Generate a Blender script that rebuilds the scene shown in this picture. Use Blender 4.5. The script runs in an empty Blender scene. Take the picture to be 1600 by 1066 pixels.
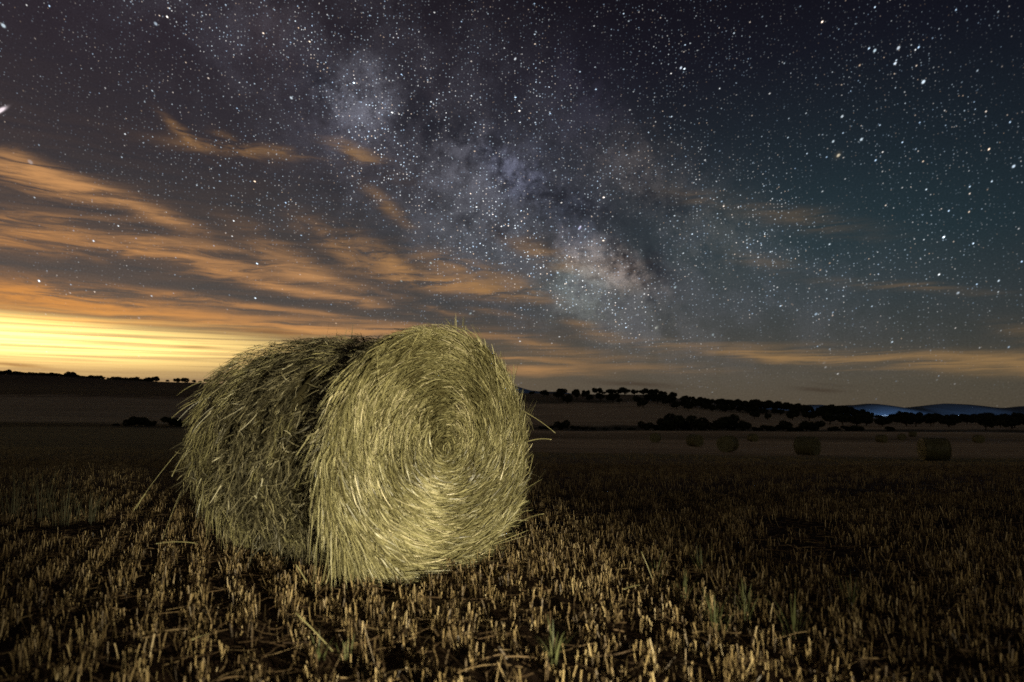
import bpy, math, random
import numpy as np
from mathutils import Vector

random.seed(7)
RNG = np.random.default_rng(11)
SC = bpy.context.scene
COL = SC.collection
R = math.radians

# ------------------------------------------------------------------ camera
CAM_H = 0.92
FPX = 1067.0            # focal length in pixels of the 1600 px wide photograph
PITCH = R(6.0)
cam_d = bpy.data.cameras.new("camera")
cam = bpy.data.objects.new("camera", cam_d)
COL.objects.link(cam)
cam.location = (0, 0, CAM_H)
cam.rotation_euler = (R(90) + PITCH, 0, 0)
cam_d.sensor_width = 36.0
cam_d.lens = 24.0
cam_d.clip_start = 0.05
cam_d.clip_end = 60000
cam_d.dof.use_dof = True
cam_d.dof.focus_distance = 8.5
cam_d.dof.aperture_fstop = 1.9
SC.camera = cam
SC.view_settings.view_transform = 'Standard'
SC.view_settings.look = 'None'
SC.view_settings.gamma = 1.0
SC.view_settings.use_curve_mapping = False
SC.view_settings.exposure = 0.0
SC.cycles.use_denoising = False
SC.cycles.sample_clamp_indirect = 2.0
SC.cycles.max_bounces = 4
SC.cycles.diffuse_bounces = 2

def ray(px, py):
    """slopes X/Y and Z/Y of the direction seen at a photo pixel"""
    a = (px - 800) / FPX
    b = (533 - py) / FPX
    den = math.cos(PITCH) - b * math.sin(PITCH)
    return a / den, (math.sin(PITCH) + b * math.cos(PITCH)) / den

def azel(px, py):
    x, z = ray(px, py)
    return math.atan2(x, 1.0), math.atan2(z, math.sqrt(1 + x * x))

def lin(r, g, b):
    f = lambda c: (c / 12.92 if c <= 0.04045 else ((c + 0.055) / 1.055) ** 2.4)
    return (f(r / 255), f(g / 255), f(b / 255), 1.0)

# ------------------------------------------------------------------ node helper
class G:
    def __init__(self, tree):
        self.t = tree
    def n(self, kind, **kw):
        nd = self.t.nodes.new(kind)
        for k, v in kw.items():
            setattr(nd, k, v)
        return nd
    def put(self, sock, v):
        if isinstance(v, bpy.types.NodeSocket):
            self.t.links.new(v, sock)
        else:
            sock.default_value = v
    def m(self, op, a, b=None, c=None, clamp=False):
        nd = self.n('ShaderNodeMath', operation=op, use_clamp=clamp)
        for i, v in enumerate((a, b, c)):
            if v is not None:
                self.put(nd.inputs[i], v)
        return nd.outputs[0]
    def vm(self, op, a, b=None, out=0):
        nd = self.n('ShaderNodeVectorMath', operation=op)
        self.put(nd.inputs[0], a)
        if b is not None:
            self.put(nd.inputs[1] if op != 'SCALE' else nd.inputs[3], b)
        return nd.outputs[out]
    def xyz(self, x, y, z=0.0):
        nd = self.n('ShaderNodeCombineXYZ')
        for i, v in enumerate((x, y, z)):
            self.put(nd.inputs[i], v)
        return nd.outputs[0]
    def grey(self, v):
        nd = self.n('ShaderNodeCombineColor')
        for i in range(3):
            self.put(nd.inputs[i], v)
        return nd.outputs[0]
    def rgb(self, v):
        nd = self.n('ShaderNodeSeparateColor')
        self.put(nd.inputs[0], v)
        return nd.outputs
    def nvec(self, v, *a):
        c = self.rgb(self.noise(v, *a, out=1))
        return self.xyz(c[0], c[1], c[2])
    def sep(self, v):
        nd = self.n('ShaderNodeSeparateXYZ')
        self.put(nd.inputs[0], v)
        return nd.outputs
    def mapping(self, v, loc=(0, 0, 0), rot=0.0, scale=(1, 1, 1), kind='POINT'):
        nd = self.n('ShaderNodeMapping', vector_type=kind)
        self.put(nd.inputs[0], v)
        nd.inputs['Location'].default_value = loc
        nd.inputs['Rotation'].default_value = (0, 0, rot)
        nd.inputs['Scale'].default_value = scale
        return nd.outputs[0]
    def noise(self, v, scale, detail=4, rough=0.55, dist=0.0, dims='3D', out=0):
        nd = self.n('ShaderNodeTexNoise', noise_dimensions=dims)
        self.put(nd.inputs['Vector'], v)
        nd.inputs['Scale'].default_value = scale
        nd.inputs['Detail'].default_value = detail
        nd.inputs['Roughness'].default_value = rough
        nd.inputs['Distortion'].default_value = dist
        return nd.outputs[out]
    def smooth(self, v, lo, hi, a=0.0, b=1.0):
        nd = self.n('ShaderNodeMapRange', interpolation_type='SMOOTHSTEP')
        self.put(nd.inputs[0], v)
        for i, q in enumerate((lo, hi, a, b)):
            nd.inputs[i + 1].default_value = q
        return nd.outputs[0]
    def ramp(self, v, stops, interp='LINEAR'):
        nd = self.n('ShaderNodeValToRGB')
        nd.color_ramp.interpolation = interp
        el = nd.color_ramp.elements
        while len(el) < len(stops):
            el.new(0.5)
        for e, (p, c) in zip(el, stops):
            e.position = p
            e.color = c
        self.put(nd.inputs[0], v)
        return nd.outputs[0]
    def mix(self, f, a, b, kind='MIX'):
        nd = self.n('ShaderNodeMix', data_type='RGBA', blend_type=kind)
        nd.clamp_result = False
        self.put(nd.inputs[0], f)
        self.put(nd.inputs[6], a)
        self.put(nd.inputs[7], b)
        return nd.outputs[2]
    def gauss(self, v, c, s):
        d = self.m('DIVIDE', self.m('SUBTRACT', v, c), s)
        return self.m('EXPONENT', self.m('MULTIPLY', self.m('MULTIPLY', d, d), -1.0))
    def blob(self, uv, x0, y0, x1, y1, half):
        """soft streak in azimuth/elevation running between two directions"""
        u0, v0 = azel(x0, y0)
        u1, v1 = azel(x1, y1)
        L = math.hypot(u1 - u0, v1 - v0)
        T = half / FPX
        return self.bump(uv, (u0 + u1) / 2, (v0 + v1) / 2, math.atan2(v1 - v0, u1 - u0), max(L * 0.62, T), T)
    def bump(self, uv, uc, vc, ang, L, T):
        U, V = uv
        c, s = math.cos(ang), math.sin(ang)
        a = self.m('MULTIPLY_ADD', U, c / L, self.m('MULTIPLY_ADD', V, s / L, -(uc * c + vc * s) / L))
        b = self.m('MULTIPLY_ADD', U, -s / T, self.m('MULTIPLY_ADD', V, c / T, (uc * s - vc * c) / T))
        return self.m('POWER', 1 / math.e, self.m('MULTIPLY_ADD', a, a, self.m('MULTIPLY', b, b)))

# ------------------------------------------------------------------ night sky
def build_sky():
    w = bpy.data.worlds.new("World")
    SC.world = w
    w.use_nodes = True
    w.node_tree.nodes.clear()
    g = G(w.node_tree)
    tc = g.n('ShaderNodeTexCoord')
    d = tc.outputs['Generated']
    x, y, z = g.sep(d)
    u = g.m('ARCTAN2', x, y)
    v = g.m('ARCSINE', z)
    uv = g.xyz(u, v)
    UV = (u, v)
    # clear-air gradient, by elevation
    t = g.m('DIVIDE', v, R(40), clamp=True)
    st = [(0, (84, 74, 60)), (2.5, (80, 73, 61)), (5.5, (61, 61, 57)), (8.5, (50, 55, 57)), (13, (34, 44, 50)),
          (19, (26, 31, 39)), (27, (20, 20, 30)), (35, (15, 13, 20))]
    col = g.ramp(t, [(a / 40, lin(*c)) for a, c in st])
    # the last light, low on the left
    gl = g.gauss(u, R(-46), R(38))
    fall = g.m('EXPONENT', g.m('DIVIDE', v, R(-9.5)))
    col = g.mix(g.m('MULTIPLY', gl, fall), col, (0.120, 0.086, 0.057, 1), 'ADD')
    col = g.mix(gl, col, (0.012, 0.0075, 0.010, 1), 'ADD')
    side = g.smooth(u, R(18), R(44))
    col = g.mix(g.m('MULTIPLY', side, 0.5), col, g.mix(1.0, col, (0.62, 0.70, 0.74, 1), 'MULTIPLY'))

    # unseen sky glow added behind the camera to lift the dark far field
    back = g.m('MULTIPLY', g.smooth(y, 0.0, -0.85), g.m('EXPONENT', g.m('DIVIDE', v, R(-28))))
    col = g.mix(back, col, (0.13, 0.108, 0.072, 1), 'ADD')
    teal = g.m('MULTIPLY', g.gauss(u, R(24), R(16)), g.gauss(v, R(14), R(9)))
    col = g.mix(teal, col, (0.003, 0.011, 0.013, 1), 'ADD')

    gr2 = g.m('MULTIPLY_ADD', g.noise(uv, 480.0, 1, 0.5), 0.5, 0.75)
    col = g.mix(1.0, col, g.grey(gr2), 'MULTIPLY')
    # the milky way: mottled band from upper left down to the lower right
    u0, v0 = azel(470, 60)
    u1, v1 = azel(1060, 520)
    ang = math.atan2(v1 - v0, u1 - u0)
    nzv = g.nvec(uv, 7.0, 5, 0.6, 0.4)
    uvm = g.vm('ADD', uv, g.vm('SCALE', g.vm('SUBTRACT', nzv, (0.5, 0.5, 0.5)), 0.09))
    UVM = g.sep(uvm)[:2]
    bw = g.mapping(uvm, ((u0 + u1) / 2, (v0 + v1) / 2, 0), ang, (1, 1, 1), 'TEXTURE')
    bx, by, _ = g.sep(bw)
    band = g.m('MULTIPLY', g.gauss(by, 0.0, 0.14), g.smooth(bx, -0.36, -0.05, 0.45, 1.0))
    grain = g.m('MULTIPLY_ADD', g.noise(uv, 620.0, 1, 0.5), 2.6, -0.30, clamp=False)
    n1 = g.noise(uvm, 13.0, 8, 0.68, 0.3)
    mott = g.smooth(n1, 0.38, 0.66)
    mw = g.m('MULTIPLY', band, g.m('MULTIPLY_ADD', mott, 1.15, 0.36))
    lane = g.gauss(by, 0.055, 0.05)
    mw = g.m('MULTIPLY', mw, g.m('SUBTRACT', 1.0, g.m('MULTIPLY', lane, 0.55)))
    fade = g.smooth(v, R(0), R(10))
    mw = g.m('MULTIPLY', g.m('MULTIPLY', mw, fade), grain)
    col = g.mix(mw, col, (0.036, 0.037, 0.047, 1), 'ADD')
    col = g.mix(g.m('MULTIPLY', g.m('MULTIPLY', band, fade), g.smooth(n1, 0.3, 0.6, 0.3, 1.0)), col, (0.013, 0.010, 0.009, 1), 'ADD')
    n2 = g.noise(uv, 30.0, 8, 0.74, 0.2)
    spots = [(545, 110, 585, 190, 46, (0.085, 0.088, 0.104), 1.0), (480, 165, 600, 200, 60, (0.022, 0.022, 0.032), 1),
             (690, 235, 740, 280, 40, (0.048, 0.048, 0.058), 1), (770, 265, 830, 288, 22, (0.105, 0.112, 0.165), 1),
             (760, 215, 860, 320, 60, (0.02, 0.022, 0.033), 1), (870, 340, 920, 365, 40, (0.018, 0.020, 0.034), 1),
             (890, 392, 995, 438, 24, (0.200, 0.150, 0.128), 1), (870, 420, 930, 460, 46, (0.085, 0.100, 0.090), 1),
             (690, 310, 800, 370, 60, (0.034, 0.036, 0.042), 1), (960, 220, 1060, 300, 50, (0.018, 0.014, 0.012), 1),
             (900, 470, 1040, 520, 40, (0.030, 0.028, 0.022), 1), (870, 120, 960, 200, 55, (0.010, 0.009, 0.015), 1),
             (380, 20, 450, 70, 45, (0.012, 0.008, 0.008), 1), (1080, 340, 1180, 400, 55, (0.030, 0.027, 0.022), 1), (940, 230, 1030, 270, 40, (0.026, 0.021, 0.018), 1)]
    g2 = g.m('MULTIPLY_ADD', g.m('MULTIPLY', g.smooth(n2, 0.35, 0.66), grain), 1.4, 0.18)
    for (xa, ya, xb, yb, h, c, k) in spots:
        b = g.m('MULTIPLY', g.blob(UVM, xa, ya, xb, yb, h), g2)
        col = g.mix(b, col, (*c, 1), 'ADD')
    # dust lanes
    for (xa, ya, xb, yb, h, k) in [(640, 130, 860, 330, 30, 0.45), (930, 360, 1010, 470, 14, 0.5), (700, 330, 860, 390, 16, 0.35), (620, 170, 700, 230, 26, 0.45), (840, 300, 960, 330, 22, 0.5), (990, 380, 1040, 440, 26, 0.45),
                                   (1000, 270, 1060, 320, 24, 0.4), (600, 260, 660, 300, 22, 0.3), (470, 95, 540, 125, 22, 0.4)]:
        b = g.m('MULTIPLY', g.blob(UVM, xa, ya, xb, yb, h), g.m('MULTIPLY', g.smooth(n2, 0.70, 0.36), k * 1.7), clamp=True)
        col = g.mix(b, col, (0.011, 0.012, 0.019, 1))

    # stars: three magnitudes, each a point in its own cell, drawn slightly trailed
    th = g.m('MULTIPLY_ADD', u, 1.25, R(2))          # trail direction turns across the sky
    ct = g.m('COSINE', th)
    sn = g.m('SINE', th)
    clump = g.m('MULTIPLY_ADD', g.smooth(g.noise(uv, 6.0, 4, 0.65), 0.34, 0.66), 1.15, 0.22)
    big = g.smooth(u, R(-5), R(40), 1.0, 0.78)
    stars = None
    for (scale, wid, lng, power, gain, mwk, seed) in [(16.0, 0.44, 0.80, 5.0, 6.0, 0.0, 3.3), (44.0, 0.40, 0.64, 6.0, 4.0, 0.3, 9.1),
                                                     (95.0, 0.38, 0.50, 6.0, 1.35, 2.0, 1.7), (210.0, 0.38, 0.44, 4.5, 0.55, 7.0, 5.2)]:
        p = g.vm('ADD', uv, (seed, seed * 0.7, 0))
        vo = g.n('ShaderNodeTexVoronoi', voronoi_dimensions='2D', feature='F1')
        g.put(vo.inputs['Vector'], p)
        vo.inputs['Scale'].default_value = scale
        dl = g.vm('SUBTRACT', p, vo.outputs['Position'])
        dx, dy, _ = g.sep(dl)
        a = g.m('ADD', g.m('MULTIPLY', dx, ct), g.m('MULTIPLY', dy, sn))
        c = g.m('SUBTRACT', g.m('MULTIPLY', dy, ct), g.m('MULTIPLY', dx, sn))
        px = 0.0013
        a = g.m('DIVIDE', a, px * lng)
        c = g.m('DIVIDE', c, px * wid)
        r2 = g.m('MULTIPLY', g.m('ADD', g.m('MULTIPLY', a, a), g.m('MULTIPLY', c, c)), big)
        pr = g.m('EXPONENT', g.m('MULTIPLY', r2, -1.0))
        cr, cg, cb = g.rgb(vo.outputs['Color'])
        mag = g.m('MULTIPLY', g.m('POWER', cr, power), gain)
        if mwk:
            mag = g.m('MULTIPLY', mag, g.m('MULTIPLY_ADD', mw, mwk, 0.6))
        s = g.m('MULTIPLY', pr, mag)
        tint = g.ramp(cg, [(0.0, (0.50, 0.72, 1.0, 1)), (0.5, (0.76, 0.90, 1.0, 1)), (0.8, (1.0, 0.98, 0.95, 1)), (1.0, (1.0, 0.70, 0.45, 1))])
        s = g.mix(1.0, g.grey(s), tint, 'MULTIPLY')
        stars = s if stars is None else g.mix(1.0, stars, s, 'ADD')
    # a few of the brightest where they stand
    for (sx, sy, r, k, c) in [(1310, 243, 2.6, 3.0, (1, 0.85, 0.6)), (1309, 243, 9, 0.05, (1, 0.8, 0.5)), (1346, 218, 2.3, 2.4, (0.75, 0.9, 1)),
                              (1302, 221, 2.1, 2.0, (0.75, 0.9, 1)), (1316, 182, 2.1, 2.4, (0.8, 0.92, 1)), (1443, 128, 2.6, 3, (0.75, 0.88, 1)),
                              (1404, 75, 2.5, 3, (0.8, 0.9, 1)), (1367, 79, 2.4, 2.5, (0.7, 0.88, 1)), (1399, 99, 2.2, 2.2, (0.8, 0.9, 1)),
                              (47, 253, 3.2, 3.5, (0.8, 0.88, 1)), (906, 356, 3.2, 0.9, (0.65, 0.62, 1)), (907, 354, 1.6, 2, (0.9, 0.85, 1)),
                              (735, 490, 2.2, 2.2, (0.75, 0.95, 1)), (1114, 523, 2.2, 2.0, (0.75, 0.95, 1)), (1275, 491, 2.3, 2.4, (0.6, 0.8, 1)),
                              (1055, 449, 3.0, 0.8, (0.65, 0.9, 1)), (1026, 512, 4.0, 0.5, (0.9, 0.95, 0.8)), (5, 40, 2.8, 3, (0.75, 0.9, 1)),
                              (243, 37, 2.6, 2.6, (0.7, 0.85, 1)), (455, 153, 2.4, 2.6, (0.8, 0.92, 1)), (217, 497, 2.0, 1.8, (0.9, 0.95, 1)),
                              (673, 411, 2.0, 1.6, (0.8, 1, 1)), (627, 439, 2.0, 1.8, (0.8, 1, 1)), (805, 92, 2.2, 2.2, (0.9, 0.95, 1)),
                              (1584, 260, 2.3, 2.2, (0.7, 0.85, 1)), (1497, 458, 2.2, 2.0, (0.8, 0.9, 1)), (1064, 106, 2.2, 2.2, (0.75, 0.85, 1)),
                              (1290, 574, 2.2, 1.6, (1, 1, 1)), (1288, 567, 3.2, 0.35, (1, 1, 1)), (961, 583, 1.8, 1.2, (1, 0.95, 0.85)),
                              (810, 601, 2.0, 1.8, (1, 0.95, 0.9)), (1492, 600, 1.7, 1.3, (1, 1, 1)), (1376, 591, 1.7, 1.3, (1, 1, 1))]:
        uu, vv = azel(sx, sy)
        s = g.m('MULTIPLY', g.bump(UV, uu, vv, -0.6 if sx < 700 else 0.75, r * 0.66 / FPX, r * 0.42 / FPX), k)
        stars = g.mix(s, stars, (*c, 1), 'ADD')
    # a short meteor-like streak at the far left
    sfade = g.m('MULTIPLY', g.smooth(v, R(1), R(15), 0.12, 1.0), g.m('MULTIPLY', clump, 1.0))
    stars = g.mix(1.0, stars, g.grey(sfade), 'MULTIPLY')
    tr = g.m('MULTIPLY', g.blob(UV, -8, 177, 5, 170, 1.7), 2.2)
    stars = g.mix(tr, stars, (1, 0.85, 0.9, 1), 'ADD')
    col = g.mix(1.0, col, stars, 'ADD')

    # clouds: wind-drawn streaks, warped and combed
    wz = g.nvec(g.mapping(uv, rot=R(16), scale=(5, 16, 1)), 1.0, 4, 0.55)
    uvc = g.vm('ADD', uv, g.vm('MULTIPLY', g.vm('SUBTRACT', wz, (0.5, 0.5, 0.5)), (0.055, 0.022, 0)))
    UVC = g.sep(uvc)[:2]
    comb1 = g.noise(g.mapping(uvc, rot=R(19), scale=(8, 74, 1)), 1.0, 6, 0.66, 0.6)
    comb2 = g.noise(g.mapping(uvc, rot=R(38), scale=(10, 52, 1)), 1.0, 6, 0.66, 0.5)
    flat = g.noise(g.mapping(uvc, rot=R(2), scale=(4, 120, 1)), 1.0, 6, 0.58, 0.3)
    flat2 = g.noise(g.mapping(uv, rot=R(1.5), scale=(2.6, 210, 1)), 1.0, 5, 0.55, 0.2)
    fine = g.smooth(g.noise(g.mapping(uvc, rot=R(21), scale=(16, 190, 1)), 1.0, 4, 0.6, 0.4), 0.3, 0.7, 0.62, 1.25)
    c1 = g.smooth(comb1, 0.37, 0.63, 0.12, 1.40)
    c2 = g.smooth(comb2, 0.38, 0.61, 0.06, 1.55)
    c3 = g.smooth(flat, 0.36, 0.62, 0.12, 1.3)
    lists = {
        1: [(-20, 252, 150, 300, 16, 1.0), (60, 262, 190, 314, 10, 0.75), (30, 242, 110, 280, 8, 0.40), (170, 305, 290, 350, 8, 0.22),
            (-60, 338, 120, 375, 10, 0.55), (60, 362, 330, 412, 13, 0.55), (0, 328, 190, 352, 8, 0.28), (235, 338, 280, 350, 5, 0.50),
            (-40, 372, 100, 392, 8, 0.45), (250, 388, 430, 440, 12, 0.45), (390, 436, 580, 476, 6, 0.62), (330, 390, 520, 440, 10, 0.36), (420, 400, 560, 452, 12, 0.30),
             (200, 372, 330, 396, 10, 0.30),
            (-80, 442, 160, 474, 15, 0.90), (60, 462, 330, 494, 12, 0.62), (180, 450, 420, 482, 6, 0.45), (330, 470, 560, 500, 5, 0.42), (740, 480, 800, 496, 5, 0.28),
            (640, 470, 720, 492, 6, 0.34), (1180, 325, 1340, 355, 14, 0.12), (1050, 305, 1130, 318, 10, 0.11), (1150, 405, 1230, 418, 10, 0.10)],
        2: [(590, 395, 650, 432, 14, 0.50), (600, 428, 730, 446, 12, 0.62), (690, 440, 825, 462, 10, 0.62), (660, 400, 780, 436, 18, 0.36),
            (262, 192, 305, 228, 6, 0.36), (300, 228, 440, 245, 8, 0.38), (340, 212, 380, 232, 7, 0.24), (430, 238, 500, 252, 7, 0.20),
            (528, 228, 600, 262, 11, 0.42), (580, 300, 632, 345, 9, 0.34), (810, 380, 880, 412, 15, 0.34), (790, 430, 850, 462, 12, 0.22),
            (870, 400, 990, 430, 26, 0.08), (490, 360, 590, 420, 18, 0.34), (400, 372, 520, 440, 16, 0.30), (560, 372, 620, 410, 12, 0.26), (200, 318, 300, 362, 12, 0.22)],
        3: [(-40, 482, 260, 500, 12, 0.60), (220, 500, 640, 517, 11, 0.80), (430, 514, 760, 524, 7, 0.42), (760, 560, 905, 569, 7, 0.70), (770, 577, 900, 583, 6, 0.80),
            (895, 508, 955, 526, 8, 0.45), (780, 530, 900, 545, 6, 0.45), (980, 535, 1120, 550, 7, 0.20), (1090, 546, 1260, 562, 8, 0.62),
            (1200, 556, 1420, 570, 8, 0.62), (1380, 560, 1680, 574, 11, 0.95), (1330, 440, 1500, 455, 6, 0.18), (1080, 540, 1300, 545, 10, 0.14),
            (900, 570, 1100, 580, 7, 0.22), (1560, 515, 1640, 530, 12, 0.14), (820, 548, 1000, 560, 8, 0.2)]}
    comb = {1: c1, 2: c2, 3: c3}
    cloud = None
    for k, ls in lists.items():
        acc = None
        for (xa, ya, xb, yb, h, amp) in ls:
            b = g.m('MULTIPLY', g.blob(UVC, xa, ya, xb, yb, h), amp)
            acc = b if acc is None else g.m('ADD', acc, b)
        acc = g.m('MULTIPLY', g.m('MULTIPLY', acc, comb[k]), fine)
        cloud = acc if cloud is None else g.m('ADD', cloud, acc)
    # faint veil of the same cloud all along the lower left
    veil = g.m('MULTIPLY', g.m('MULTIPLY', gl, g.gauss(v, R(10), R(9))), g.m('MULTIPLY', g.m('ADD', c1, c3), 0.025))
    cloud = g.m('SUBTRACT', 1.0, g.m('EXPONENT', g.m('MULTIPLY', g.m('ADD', cloud, veil), -1.15)))
    heat = g.m('MULTIPLY', g.gauss(u, R(-48), R(34)), g.m('EXPONENT', g.m('DIVIDE', v, R(-8.5))))
    ccol = g.ramp(heat, [(0.0, lin(158, 124, 80)), (0.05, lin(172, 128, 80)), (0.12, lin(206, 150, 96)), (0.30, lin(222, 150, 78)), (0.45, lin(224, 142, 58)), (0.7, lin(250, 180, 74))])
    col = g.mix(cloud, col, ccol)

    # the bright band under the clouds, broken by thin level streaks
    tilt = g.m('MULTIPLY_ADD', g.m('ADD', u, R(37)), 0.02, v)
    gu = g.gauss(u, R(-43), R(20))
    core = g.m('MULTIPLY', g.gauss(tilt, R(5.1), R(1.45)), g.smooth(tilt, R(6.2), R(7.6), 1.0, 0.12))
    wide = g.gauss(tilt, R(3.8), R(2.8))
    bars = g.smooth(flat2, 0.36, 0.60, 0.45, 1.25)
    gg = g.m('MULTIPLY', g.m('MULTIPLY', gu, core), bars)
    col = g.mix(gg, col, (2.1, 1.45, 0.42, 1), 'ADD')
    col = g.mix(g.m('MULTIPLY', g.gauss(u, R(-47), R(24)), wide), col, (0.43, 0.23, 0.055, 1), 'ADD')
    # thin dark scuds low down
    for (xa, ya, xb, yb, h, k) in [(945, 599, 1045, 604, 3.6, 0.55), (1250, 607, 1310, 609, 3.0, 0.5), (-30, 568, 60, 573, 3.0, 0.75),
                                   (270, 539, 330, 543, 2.2, 0.6), (380, 519, 480, 525, 5, 0.45), (1270, 598, 1330, 602, 2, 0.2)]:
        b = g.m('MULTIPLY', g.blob(UVC, xa, ya, xb, yb, h), k)
        col = g.mix(b, col, g.mix(1.0, col, (0.42, 0.30, 0.26, 1), 'MULTIPLY'))
    # below the horizon: dark land
    col = g.mix(g.smooth(v, R(-3), R(-1)), (0.008, 0.007, 0.006, 1), col)
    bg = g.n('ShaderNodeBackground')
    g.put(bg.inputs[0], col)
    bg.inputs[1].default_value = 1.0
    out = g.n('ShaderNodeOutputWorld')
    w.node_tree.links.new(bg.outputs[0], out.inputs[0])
build_sky()

# ------------------------------------------------------------------ the hand lamp that lights the bale
ld = bpy.data.lights.new("hand_lamp", 'SPOT')
ld.energy = 2900
ld.color = (1.0, 0.90, 0.63)
ld.shadow_soft_size = 0.03
ld.spot_size = R(34)
ld.spot_blend = 1.0
lamp = bpy.data.objects.new("hand_lamp", ld)
COL.objects.link(lamp)
lamp.location = (2.15, -2.4, 0.52)
lamp.rotation_euler = (Vector((-0.62, 4.0, 0.52)) - lamp.location).to_track_quat('-Z', 'Y').to_euler()

# the same torch throws a weak wide spill round its beam
sd = bpy.data.lights.new("hand_lamp_spill", 'SPOT')
sd.energy = 280
sd.color = (1.0, 0.88, 0.62)
sd.shadow_soft_size = 0.03
sd.spot_size = R(105)
sd.spot_blend = 1.0
spill = bpy.data.objects.new("hand_lamp_spill", sd)
COL.objects.link(spill)
spill.location = lamp.location
spill.rotation_euler = (Vector((0.6, 5.0, 0.3)) - lamp.location).to_track_quat('-Z', 'Y').to_euler()

# ------------------------------------------------------------------ small numeric helpers
def hash2(ix, iy, s=0):
    n = (ix.astype(np.int64) * 374761393 + iy.astype(np.int64) * 668265263 + s * 1442695041) & 0x7fffffff
    n = ((n ^ (n >> 13)) * 1274126177) & 0x7fffffff
    return ((n ^ (n >> 16)) & 0xffff) / 65535.0

def vnoise(x, y, s=0):
    x = np.asarray(x, float); y = np.asarray(y, float)
    ix = np.floor(x); iy = np.floor(y)
    fx = x - ix; fy = y - iy
    fx = fx * fx * (3 - 2 * fx); fy = fy * fy * (3 - 2 * fy)
    a = hash2(ix, iy, s); b = hash2(ix + 1, iy, s); c = hash2(ix, iy + 1, s); d = hash2(ix + 1, iy + 1, s)
    return (a * (1 - fx) + b * fx) * (1 - fy) + (c * (1 - fx) + d * fx) * fy

def fbm(x, y, s=0, o=4):
    t = 0; a = 0.5
    for k in range(o):
        t = t + a * vnoise(x * 2 ** k, y * 2 ** k, s + k); a *= 0.5
    return t / (1 - 0.5 ** o)

def mesh_from(name, verts, faces, mat=None, attr=None, smooth=False):
    """faces: int array (n,4) or (n,3) or a list of such; attr: per-vertex float 'tone'"""
    me = bpy.data.meshes.new(name)
    verts = np.asarray(verts, np.float32).reshape(-1, 3)
    fl = faces if isinstance(faces, list) else [faces]
    loops = np.concatenate([f.reshape(-1) for f in fl]).astype(np.int32)
    sizes = np.concatenate([np.full(len(f), f.shape[1], np.int32) for f in fl])
    starts = np.concatenate([[0], np.cumsum(sizes)[:-1]]).astype(np.int32)
    me.vertices.add(len(verts)); me.vertices.foreach_set('co', verts.ravel())
    me.loops.add(len(loops)); me.loops.foreach_set('vertex_index', loops)
    me.polygons.add(len(sizes)); me.polygons.foreach_set('loop_start', starts)
    if smooth:
        me.polygons.foreach_set('use_smooth', np.ones(len(sizes), bool))
    me.update(calc_edges=True)
    if attr is not None:
        a = me.attributes.new('tone', 'FLOAT', 'POINT')
        a.data.foreach_set('value', np.asarray(attr, np.float32).ravel())
    if mat:
        me.materials.append(mat)
    me.validate()
    return me

def link(name, me, parent=None):
    o = bpy.data.objects.new(name, me)
    COL.objects.link(o)
    if parent:
        o.parent = parent
    return o

def tag(o, label=None, cat=None, group=None, kind=None):
    if label: o['label'] = label
    if cat: o['category'] = cat
    if group: o['group'] = group
    if kind: o['kind'] = kind
    return o

def empty(name, loc, rz=0.0, s=1.0):
    o = bpy.data.objects.new(name, None)
    o.empty_display_size = 0.1
    COL.objects.link(o)
    o.location = loc; o.rotation_euler = (0, 0, rz); o.scale = (s, s, s)
    return o

def copy_tree(o, parent=None):
    c = o.copy(); COL.objects.link(c)
    c.parent = parent
    for ch in [q for q in o.children]:
        copy_tree(ch, c)
    return c

def ribbons(P, W, side, tone):
    """P (N,K,3) centre lines, W (N,K) half widths, side (N,K,3) unit vectors -> verts, quads, tone"""
    N, K, _ = P.shape
    v = np.empty((N, K, 2, 3))
    v[:, :, 0] = P - side * W[..., None]
    v[:, :, 1] = P + side * W[..., None]
    base = (np.arange(N) * K * 2)[:, None] + (np.arange(K - 1) * 2)[None]
    f = np.stack([base, base + 1, base + 3, base + 2], -1).reshape(-1, 4)
    t = np.repeat(tone, K * 2)
    return v.reshape(-1, 3), f, t

def unit(a):
    return a / np.maximum(np.linalg.norm(a, axis=-1, keepdims=True), 1e-9)

# ------------------------------------------------------------------ materials
def straw_mat(name, stops, rough=0.5, spec=0.35, trans=0.0, scale=60):
    m = bpy.data.materials.new(name)
    m.use_nodes = True
    nt = m.node_tree; nt.nodes.clear(); g = G(nt)
    at = g.n('ShaderNodeAttribute', attribute_name='tone')
    tc = g.n('ShaderNodeTexCoord')
    nz = g.noise(tc.outputs['Object'], scale, 3, 0.6)
    f = g.m('ADD', at.outputs['Fac'], g.m('MULTIPLY', g.m('SUBTRACT', nz, 0.5), 0.35), clamp=True)
    col = g.ramp(f, stops)
    p = g.n('ShaderNodeBsdfPrincipled')
    g.put(p.inputs['Base Color'], col)
    p.inputs['Roughness'].default_value = rough
    p.inputs['Specular IOR Level'].default_value = spec
    out = g.n('ShaderNodeOutputMaterial')
    if trans:
        tr = g.n('ShaderNodeBsdfTranslucent'); g.put(tr.inputs[0], col)
        mx = g.n('ShaderNodeMixShader'); mx.inputs[0].default_value = trans
        nt.links.new(p.outputs[0], mx.inputs[1]); nt.links.new(tr.outputs[0], mx.inputs[2])
        nt.links.new(mx.outputs[0], out.inputs[0])
    else:
        nt.links.new(p.outputs[0], out.inputs[0])
    return m

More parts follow.
